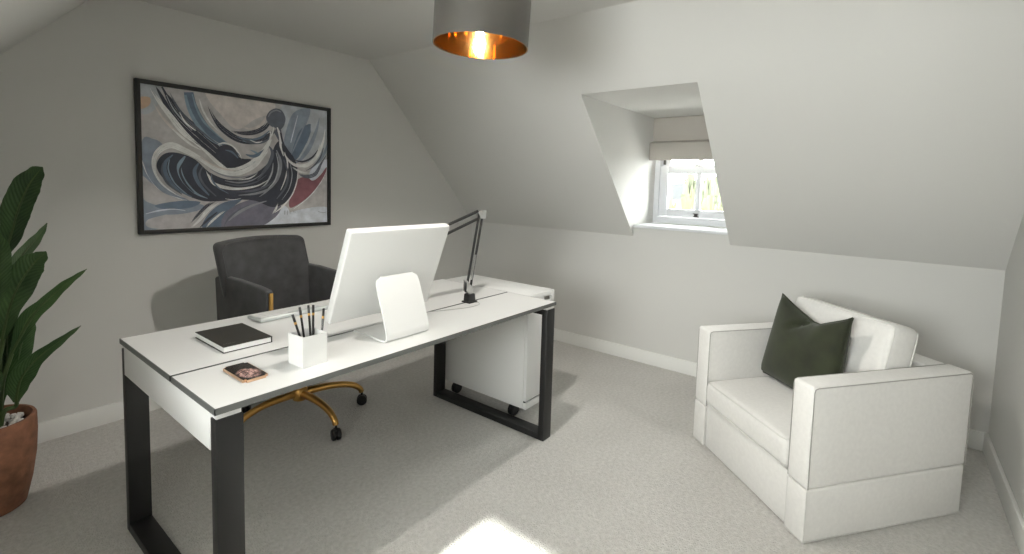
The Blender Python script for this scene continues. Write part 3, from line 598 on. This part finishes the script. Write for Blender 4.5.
for a in (-89, -17, 55, 118, 184):
    a = rad(a-11.5); d = Vector((cos(a), sin(a), 0)); R_ = .345
    pts = [(bx+d.x*r, by+d.y*r, z) for r, z in ((.03, .150), (.12, .155), (.21, .150), (.29, .130), (.332, .100), (.342, .078))]
    leg = obj('leg', tube(pts, [.021, .020, .018, .017, .0155, .015], 12), M['gold'], ch)
    b = castor_bm(.029, .023); b.transform(Matrix.Translation((bx+d.x*R_, by+d.y*R_, 0)) @ Matrix.Rotation(a+rad(70), 4, 'Z'))
    obj('castor', b, M['castor'], leg)

# ------------------------------------------------------------------ armchair
SA, SB = .815, .922
UU = Vector((cos(SA), sin(SA), 0)); VV = Vector((sin(SB), -cos(SB), 0))
arm = thing('armchair', 'wide off white upholstered armchair with square arms in the corner', 'armchair', (2.069, .175, 0))
def S(bm):
    for v in bm.verts: v.co = UU*v.co.x+VV*v.co.y+Vector((0, 0, v.co.z))
    bmesh.ops.recalc_face_normals(bm, faces=bm.faces[:]); return bm
W_, D_, H_, SK, A_ = .802, .825, .612, .212, .104
obj('base', S(box((A_+.001, .012, .004), (W_-A_-.001, D_-.02, .226), .006)), M['sofa'], arm)
for u0, u1 in ((0, A_), (W_-A_, W_)):
    a = obj('arm', S(box((u0, 0, SK+.001), (u1, D_, H_), .014, 4, [(1, 4), (2, 3)])), M['sofa'], arm, True, 50)
    g = nb()
    for uf, sgn in ((u0, -1), (u1, 1)):
        e = uf+sgn*.0005; f_ = .010
        merge(g, tube([(e, .008, SK+.004), (e, .006, .40), (e, .006, H_-.022), (e, .010, H_-.009), (e, .024, H_-.005), (e, .3, H_-.005), (e, D_-.02, H_-.005), (e, D_-.006, H_-.014), (e, D_-.005, H_-.04), (e, D_-.005, SK+.004)], .0022, 6, False))
    obj('piping', S(g), M['seam'], a, True, 60, label='grey seam line')
    sk = obj('skirt', S(box((u0+.002, .002, .003), (u1-.002, D_-.002, SK-.001), .008, 3)), M['sofa'], arm, True, 50)
    g = nb()
    for uf in (u0+.0015, u1-.0015):
        merge(g, tube([(uf, .006, .006), (uf, .0055, SK-.006)], .002, 6, False))
    merge(g, tube([(u0+.002, .0015, .006), (u1-.002, .0015, .006)], .0022, 6, False))
    ou = u0+.0015 if u0 == 0 else u1-.0015
    merge(g, tube([(ou, .004, .006), (ou, D_-.004, .006)], .0026, 6, False))
    obj('piping', S(g), M['piping'], sk, True, 60)
bk = obj('back', S(box((A_+.001, D_-.125, SK+.016), (W_-A_-.001, D_-.002, H_-.004), .014, 4)), M['sofa'], arm, True, 50)
def puff(bm, c, h, axis, amt):
    o = [i for i in range(3) if i != axis]
    for v in bm.verts:
        q = 1.
        for i in o: q *= max(0, 1-((v.co[i]-c[i])/h[i])**2)
        s = (v.co[axis]-c[axis])/h[axis]
        v.co[axis] += s*amt*q**.6
    return bm
u0, u1 = A_+.004, W_-A_-.004
sc_ = box((u0, -.008, .238), (u1, .60, .352), .026, 4, [(0, 14), (1, 14)])
puff(sc_, ((u0+u1)/2, .296, .295), ((u1-u0)/2, .304, .057), 2, .022)
seat = obj('seat_cushion', S(sc_), M['sofa'], arm, True, 60)
g = nb()
for z in (.349, .243):
    merge(g, tube([(u0+.006, .3, z-.002), (u0+.005, .03, z), (u0+.012, .004, z), (u0+.04, -.004, z), ((u0+u1)/2, -.006, z), (u1-.04, -.004, z), (u1-.012, .004, z), (u1-.005, .03, z), (u1-.006, .3, z-.002)], .0032, 6, False))
obj('piping', S(g), M['piping'], seat)
BA = math.atan2(.10, .43)
def back_cushion(bm):
    ca, sa = cos(BA), sin(BA)
    for v in bm.verts:
        y, z = v.co.y, v.co.z
        v.co.y = .415+y*ca+z*sa; v.co.z = .366-y*sa+z*ca
    return S(bm)
bc = box((u0+.002, 0, 0), (u1-.01, .150, .440), .030, 4, [(0, 12), (2, 12)])
puff(bc, ((u0+u1)/2, .075, .22), ((u1-u0)/2, .075, .22), 1, .022)
bco = obj('back_cushion', back_cushion(bc), M['sofa'], arm, True, 60)
g = nb()
for y in (.008, .142):
    L_ = [(u0+.008, y, .02), (u0+.006, y, .39), (u0+.011, y, .422), (u0+.034, y, .434), ((u0+u1)/2, y, .437), (u1-.042, y, .434), (u1-.019, y, .422), (u1-.014, y, .39), (u1-.016, y, .02)]
    merge(g, tube(L_, .0034, 6, False))
obj('piping', back_cushion(g), M['piping'], bco)

# scatter cushion
cu = thing('cushion', 'dark moss green velvet cushion with a chopped top on the armchair', 'cushion', (2.069, .175, 0))
def chop(s):
    d = .088*((1-s)/1.12) if s > -.12 else .088*((s+1)/.88)**.85
    return d-.012*math.exp(-((s+.12)/.12)**2)
def cush():
    bm = nb(); N = 36; cs = {}
    TLc = Vector((.668, .415, .800)); TRc = Vector((.205, .395, .800)); BLc = Vector((.722, .350, .372)); BRc = Vector((.215, .335, .366))
    nrm = Vector((.06, -1, .12)).normalized()
    for side in (1, -1):
        for i in range(N+1):
            for j in range(N+1):
                s = -1+2*i/N; t = -1+2*j/N
                # gently concave edges between pointed corners
                s2 = s*(1-.07*(1-t*t)); t2 = t*(1-.05*(1-s*s))
                a = (s2+1)/2; b = (t2+1)/2
                p = (BRc*(1-a)+BLc*a)*(1-b)+(TRc*(1-a)+TLc*a)*b
                p.z -= chop(s)*max(0, b)**2.2
                q = max(0, (1-s*s)*(1-t*t))
                th = .070*q**.42+.004*(1 if q > 0 else 0)
                # crease where the top has been pushed in
                cr = math.exp(-((s+.12-1.7*(1-b))/.085)**2)*max(0, min(1, (b-.70)/.15))
                th *= 1-.75*cr
                if side > 0:
                    bulge = .035*math.exp(-((s+.55)/.40)**2)*max(0, (b-.55)/.45)*(1 if b < .999 else .9)
                    p = p+nrm*(bulge)
                else:
                    bulge = .035*math.exp(-((s+.55)/.40)**2)*max(0, (b-.55)/.45)*(1 if b < .999 else .9)
                    p = p+nrm*bulge*.9
                if q <= 0: th = 0
                key = (side if q > 0 else 0, i, j)
                if key not in cs: cs[key] = bm.verts.new(p+nrm*th*side)
        for i in range(N):
            for j in range(N):
                k = []
                for (x, y) in ((i, j), (i+1, j), (i+1, j+1), (i, j+1)):
                    k.append(cs.get((side, x, y)) or cs[(0, x, y)])
                try: bm.faces.new(k)
                except ValueError: pass
    return S(bm)
obj('cover', cush(), M['green'], cu, True, 70)
ed = []
def edge_pts():
    TLc = Vector((.668, .415, .800)); TRc = Vector((.205, .395, .800)); BLc = Vector((.722, .350, .372)); BRc = Vector((.215, .335, .366))
    nrm = Vector((.06, -1, .12)).normalized(); out = []
    for e in range(4):
        for i in range(24):
            w = -1+2*i/24
            s, t = ((w, 1), (1, -w), (-w, -1), (-1, w))[e]
            s2 = s*(1-.07*(1-t*t)); t2 = t*(1-.05*(1-s*s)); a = (s2+1)/2; b = (t2+1)/2
            p = (BRc*(1-a)+BLc*a)*(1-b)+(TRc*(1-a)+TLc*a)*b
            p.z -= chop(s)*max(0, b)**2.2
            p = p+nrm*.035*.95*math.exp(-((s+.55)/.40)**2)*max(0, (b-.55)/.45)
            out.append(p)
    out.append(out[0]); return out
obj('piping', S(tube(edge_pts(), .0042, 7, False)), M['green'], cu)

# ------------------------------------------------------------------ potted plant
PX, PY = .183, 2.70
pl_ = thing('potted_plant', 'tall leafy dark green plant in a rounded terracotta pot by the gable wall', 'potted plant', (PX, PY, 0))
obj('pot', lathe([(0, .002), (.098, .002), (.108, .010), (.128, .10), (.142, .20), (.147, .29), (.1465, .355), (.143, .362), (.134, .362), (.131, .352), (.130, .30), (0, .30)], 48), M['terracotta'], pl_)
obj('soil', lathe([(0, .322), (.08, .322), (.1295, .318), (.1295, .300), (0, .300)], 32), M['soil'], pl_)
pbm = nb(); rp = random.Random(9)
for i in range(170):
    a = rp.uniform(0, 6.283); r = .118*sqrt(rp.random()); s = rp.uniform(.008, .0135)
    q = nb(); bmesh.ops.create_icosphere(q, subdivisions=1, radius=s)
    q.transform(Matrix.Translation((cos(a)*r, sin(a)*r, .326+rp.uniform(0, .013))) @ Matrix.Rotation(rp.uniform(0, 6), 4, 'Z') @ Matrix.Rotation(rp.uniform(0, 6), 4, 'X') @ Matrix.Diagonal((1, rp.uniform(.7, 1), rp.uniform(.55, .8), 1)))
    merge(pbm, q)
o = obj('pebbles', pbm, M['pebble'], pl_, True, 80); o['kind'] = 'stuff'
def leaf(pts, tw=.25, fold=.35, petiole=None):
    """pts: (x, y, z, halfwidth) along the midrib in room metres"""
    P3 = catmull([(p[0], p[1], p[2]) for p in pts], 8); n = len(P3)
    ws = []
    for i in range(n):
        t = i/(n-1)*(len(pts)-1); a = int(min(t, len(pts)-2)); f = t-a; f = f*f*(3-2*f)
        ws.append(pts[a][3]+(pts[a+1][3]-pts[a][3])*f)
    bm = nb(); rows = []; m = 5; uvl = bm.loops.layers.uv.new('UVMap'); uvd = {}
    for i in range(n):
        d = (P3[min(i+1, n-1)]-P3[max(i-1, 0)]).normalized()
        side = d.cross(Vector((0, -1, 0))).normalized()
        nor = side.cross(d).normalized()
        if nor.y > 0: nor = -nor
        side = (side*cos(tw)+nor*sin(tw)).normalized()
        nor = d.cross(side).normalized()
        if nor.y > 0: nor = -nor
        row = []
        for j in range(-m, m+1):
            q = j/m; w = max(ws[i], .0008)
            rip = .035*w*sin(i*1.9+q*2)*abs(q)
            row.append(P3[i]-Vector((PX, PY, 0))+side*w*q*cos(fold*abs(q))+nor*(w*abs(q)*sin(fold*(1.1-.5*abs(q)))+rip))
        rows.append(row)
    th = .0007
    F = [[bm.verts.new(p+Vector((0, -th, 0))) for p in r] for r in rows]; B = [[bm.verts.new(p+Vector((0, th, 0))) for p in r] for r in rows]
    for i in range(n):
        for j in range(2*m+1): uvd[F[i][j]] = uvd[B[i][j]] = ((j-m)/m, i/(n-1))
    for i in range(n-1):
        for j in range(2*m):
            bm.faces.new([F[i][j], F[i][j+1], F[i+1][j+1], F[i+1][j]]); bm.faces.new([B[i][j], B[i+1][j], B[i+1][j+1], B[i][j+1]])
    for i in range(n-1):
        for j in (0, 2*m): bm.faces.new([F[i][j], F[i+1][j], B[i+1][j], B[i][j]])
    bmesh.ops.recalc_face_normals(bm, faces=bm.faces[:])
    for f_ in bm.faces:
        for lp in f_.loops: lp[uvl].uv = uvd[lp.vert]
    lf = obj('leaf', bm, M['leaf'], pl_, True, 80)
    b = Vector(pts[0][:3])-Vector((PX, PY, 0)); d0 = (P3[1]-P3[0]).normalized()
    root = Vector(petiole) if petiole else Vector((b.x*.45, b.y*.45, .318))
    mid = P3[min(int(n*.6), n-1)]-Vector((PX, PY, 0))
    obj('stalk', tube([root, root.lerp(b, .5)+Vector((-.01, 0, .02)), b-d0*.02, b+d0*.03, P3[n//3]-Vector((PX, PY, 0))+Vector((0, -.0025, 0)), mid+Vector((0, -.002, 0))], [.010, .009, .0075, .0055, .003, .0012], 8), M['stem'], lf)
LEAVES = [
 ([(.262, 2.72, .99, .010), (.283, 2.68, 1.09, .040), (.297, 2.65, 1.18, .052), (.322, 2.60, 1.27, .050), (.346, 2.56, 1.325, .030), (.356, 2.54, 1.345, .003)], .5, .45),
 ([(.271, 2.75, .90, .009), (.309, 2.77, .975, .025), (.350, 2.80, 1.026, .022), (.381, 2.82, 1.069, .013), (.404, 2.84, 1.109, .002)], .2, .4),
 ([(.241, 2.66, .68, .009), (.252, 2.62, .79, .040), (.282, 2.57, .90, .058), (.316, 2.53, .978, .048), (.338, 2.50, 1.012, .026), (.347, 2.48, 1.03, .003)], .4, .45),
 ([(.269, 2.72, .60, .009), (.316, 2.70, .735, .032), (.365, 2.68, .795, .026), (.415, 2.66, .857, .019), (.457, 2.63, .901, .010), (.486, 2.61, .930, .001)], .15, .4),
 ([(.268, 2.66, .42, .010), (.272, 2.64, .485, .034), (.289, 2.62, .540, .040), (.327, 2.60, .598, .027), (.373, 2.57, .645, .019), (.414, 2.54, .687, .010), (.445, 2.52, .717, .001)], .15, .4),
 ([(.262, 2.76, .46, .009), (.295, 2.78, .58, .040), (.318, 2.80, .67, .034), (.338, 2.82, .73, .002)], .1, .3),
 ([(.215, 2.62, .80, .009), (.225, 2.57, .93, .042), (.224, 2.54, 1.04, .044), (.212, 2.50, 1.14, .003)], .3, .4),
 ([(.168, 2.60, .43, .008), (.186, 2.55, .515, .038), (.192, 2.52, .59, .036), (.182, 2.50, .66, .002)], .3, .4),
 ([(.235, 2.74, .40, .008), (.255, 2.75, .56, .036), (.262, 2.76, .70, .038), (.262, 2.78, .84, .004)], .2, .35),
 ([(.165, 2.72, .70, .009), (.11, 2.70, .86, .042), (.05, 2.68, 1.0, .045), (-.02, 2.66, 1.10, .003)], .2, .4),
 ([(.15, 2.76, .58, .009), (.07, 2.78, .70, .036), (-.02, 2.80, .79, .034), (-.12, 2.82, .83, .002)], .2, .4),
 ([(.195, 2.76, .85, .009), (.20, 2.80, 1.02, .045), (.205, 2.84, 1.18, .048), (.19, 2.88, 1.32, .003)], .2, .4),
]
for a, tw, fo in LEAVES: leaf(a, tw, fo)

# ------------------------------------------------------------------ pendant
LX, LY, LZ = 1.41, 1.275, 1.852
pd = thing('pendant_lamp', 'taupe drum pendant lamp with a gold lining hanging from the ceiling', 'pendant lamp', (LX, LY, LZ))
Rr = .181; hh = .235
tilt = Matrix.Rotation(rad(2.2), 4, Vector((.787, .613, 0)))
sh = lathe([(Rr-.0005, 0), (Rr+.0015, 0), (Rr+.0015, hh*.72), (Rr-.004, hh*.9), (Rr-.014, hh), (Rr-.016, hh), (Rr-.0065, hh*.9), (Rr-.0005, hh*.72), (Rr-.0005, 0)], 72); sh.transform(tilt)
obj('shade', sh, M['taupe'], pd, True, 40)
ln = lathe([(Rr-.0010, .001), (Rr-.0010, hh*.72), (Rr-.007, hh*.9), (Rr-.0165, hh-.001), (Rr-.0185, hh-.001), (Rr-.009, hh*.9), (Rr-.003, hh*.72), (Rr-.003, .001), (Rr-.0010, .001)], 72); ln.transform(tilt)
obj('lining', ln, M['goldfoil'], pd, True, 40, label='shiny gold lining')
sp = multi(cyl((-Rr+.02, 0, hh-.012), (Rr-.02, 0, hh-.012), .002, 8), cyl((0, -Rr+.02, hh-.012), (0, Rr-.02, hh-.012), .002, 8), lathe([(.016, hh-.016), (.026, hh-.016), (.026, hh-.008), (.016, hh-.008), (.016, hh-.016)], 20)); sp.transform(tilt)
obj('spider', sp, M['steel'], pd)
lh = lathe([(0, hh+.03), (.012, hh+.03), (.019, hh+.01), (.019, hh-.06), (.015, hh-.07), (0, hh-.07)], 20)
obj('lamp_holder', lh, M['plastic'], pd)
bb_ = lathe([(0, .062), (.009, .064), (.0155, .074), (.017, .088), (.0145, .104), (.010, .120), (.010, .164), (0, .164)], 24); bb_.transform(Matrix.Translation((.006, -.008, 0)))
obj('bulb', bb_, M['bulb'], pd, True, 80, label='lit bulb')
obj('cord', tube([(0, 0, hh+.028), (0, 0, CZ-LZ-.03)], .003, 8, False), M['plastic'], pd)
obj('ceiling_rose', lathe([(0, CZ-LZ-.035), (.02, CZ-LZ-.035), (.042, CZ-LZ-.012), (.046, CZ-LZ-.0005), (0, CZ-LZ-.0005)], 28), M['plastic'], pd)

# ------------------------------------------------------------------ blind
bl = thing('roman_blind', 'stone linen roman blind pulled half up over the dormer window', 'blind', (3.78, (DYL+DYR)/2, HZ))
hw = (DYL-DYR)/2-.006
obj('upper_panel', box((-.006, -hw, -.192), (.004, hw, -.003), .002, 1), M['blind'], bl)
def fold():
    pr = [(-.006, -.186), (-.014, -.190), (-.056, -.204), (-.060, -.209), (-.062, -.337), (-.056, -.339), (-.050, -.225), (-.044, -.332), (-.034, -.334), (-.028, -.230), (-.022, -.332), (-.010, -.334), (-.002, -.30), (.004, -.19)]
    return prism(pr, 1, -hw, hw, 0)
fo = fold(); deform(fo, lambda x, y, z: (x*1.1, y, z))
obj('stacked_fold', fo, M['blind'], bl, True, 50)
obj('headrail', box((.0045, -hw, -.030), (.03, hw, -.001), .002, 1), M['blind'], bl)

# ------------------------------------------------------------------ light
w = bpy.data.worlds.new('World'); SC.world = w; w.use_nodes = True
bg = w.node_tree.nodes['Background']; bg.inputs['Color'].default_value = (.975, .965, .955, 1); bg.inputs['Strength'].default_value = SKY
sun = bpy.data.lights.new('sun', 'SUN'); sun.energy = SUN; sun.angle = rad(1.0); sun.color = (1., .97, .92)
so = bpy.data.objects.new('sun', sun); COL.objects.link(so)
so.rotation_euler = Vector((1.405-WXW+.06, .0, -(WHZ-.03))).to_track_quat('-Z', 'Y').to_euler()
def portal(name, loc, rot, sx, sy):
    l = bpy.data.lights.new(name, 'AREA'); l.shape = 'RECTANGLE'; l.size = sx; l.size_y = sy; l.cycles.is_portal = True
    o = bpy.data.objects.new(name, l); COL.objects.link(o); o.location = loc; o.rotation_euler = rot
portal('dormer_daylight', (XO+.01, (DYL+DYR)/2, (SZ+HZ)/2), Vector((-1, 0, 0)).to_track_quat('-Z', 'Y').to_euler(), DYL-DYR, HZ-SZ)
portal('added_dormer_daylight', (WXO-.01, (WY0+WY1)/2, (KZ+WHZ)/2), Vector((1, 0, 0)).to_track_quat('-Z', 'Y').to_euler(), WY1-WY0, WHZ-KZ)

cam = bpy.data.cameras.new('camera'); co = bpy.data.objects.new('camera', cam); COL.objects.link(co)
yaw, pitch, roll, fpx, cpx, cpy = .9092, -.0743, .0288, 483.75, 512.05, 221.3
f = Vector((sin(yaw)*cos(pitch), cos(yaw)*cos(pitch), sin(pitch))); r0 = Vector((cos(yaw), -sin(yaw), 0)); u0_ = r0.cross(f)
r_ = r0*cos(roll)+u0_*sin(roll); u_ = -r0*sin(roll)+u0_*cos(roll)
mw = Matrix((( r_.x, u_.x, -f.x, 0), (r_.y, u_.y, -f.y, 0), (r_.z, u_.z, -f.z, 1.3271), (0, 0, 0, 1)))
co.matrix_world = mw
cam.sensor_width = 36; cam.lens = fpx/1024*36
cam.shift_x = (512-cpx)/1024; cam.shift_y = (cpy-277)/1024
cam.clip_start = .02; cam.clip_end = 1000
SC.camera = co
SC.view_settings.view_transform = 'Standard'; SC.view_settings.look = 'None'
SC.view_settings.exposure = EXPOSURE; SC.view_settings.gamma = 1; SC.view_settings.use_curve_mapping = False
SC.cycles.max_bounces = 12; SC.cycles.diffuse_bounces = 8; SC.cycles.glossy_bounces = 5; SC.cycles.transparent_max_bounces = 12
SC.cycles.sample_clamp_indirect = 8; SC.cycles.use_denoising = True; SC.cycles.caustics_reflective = False
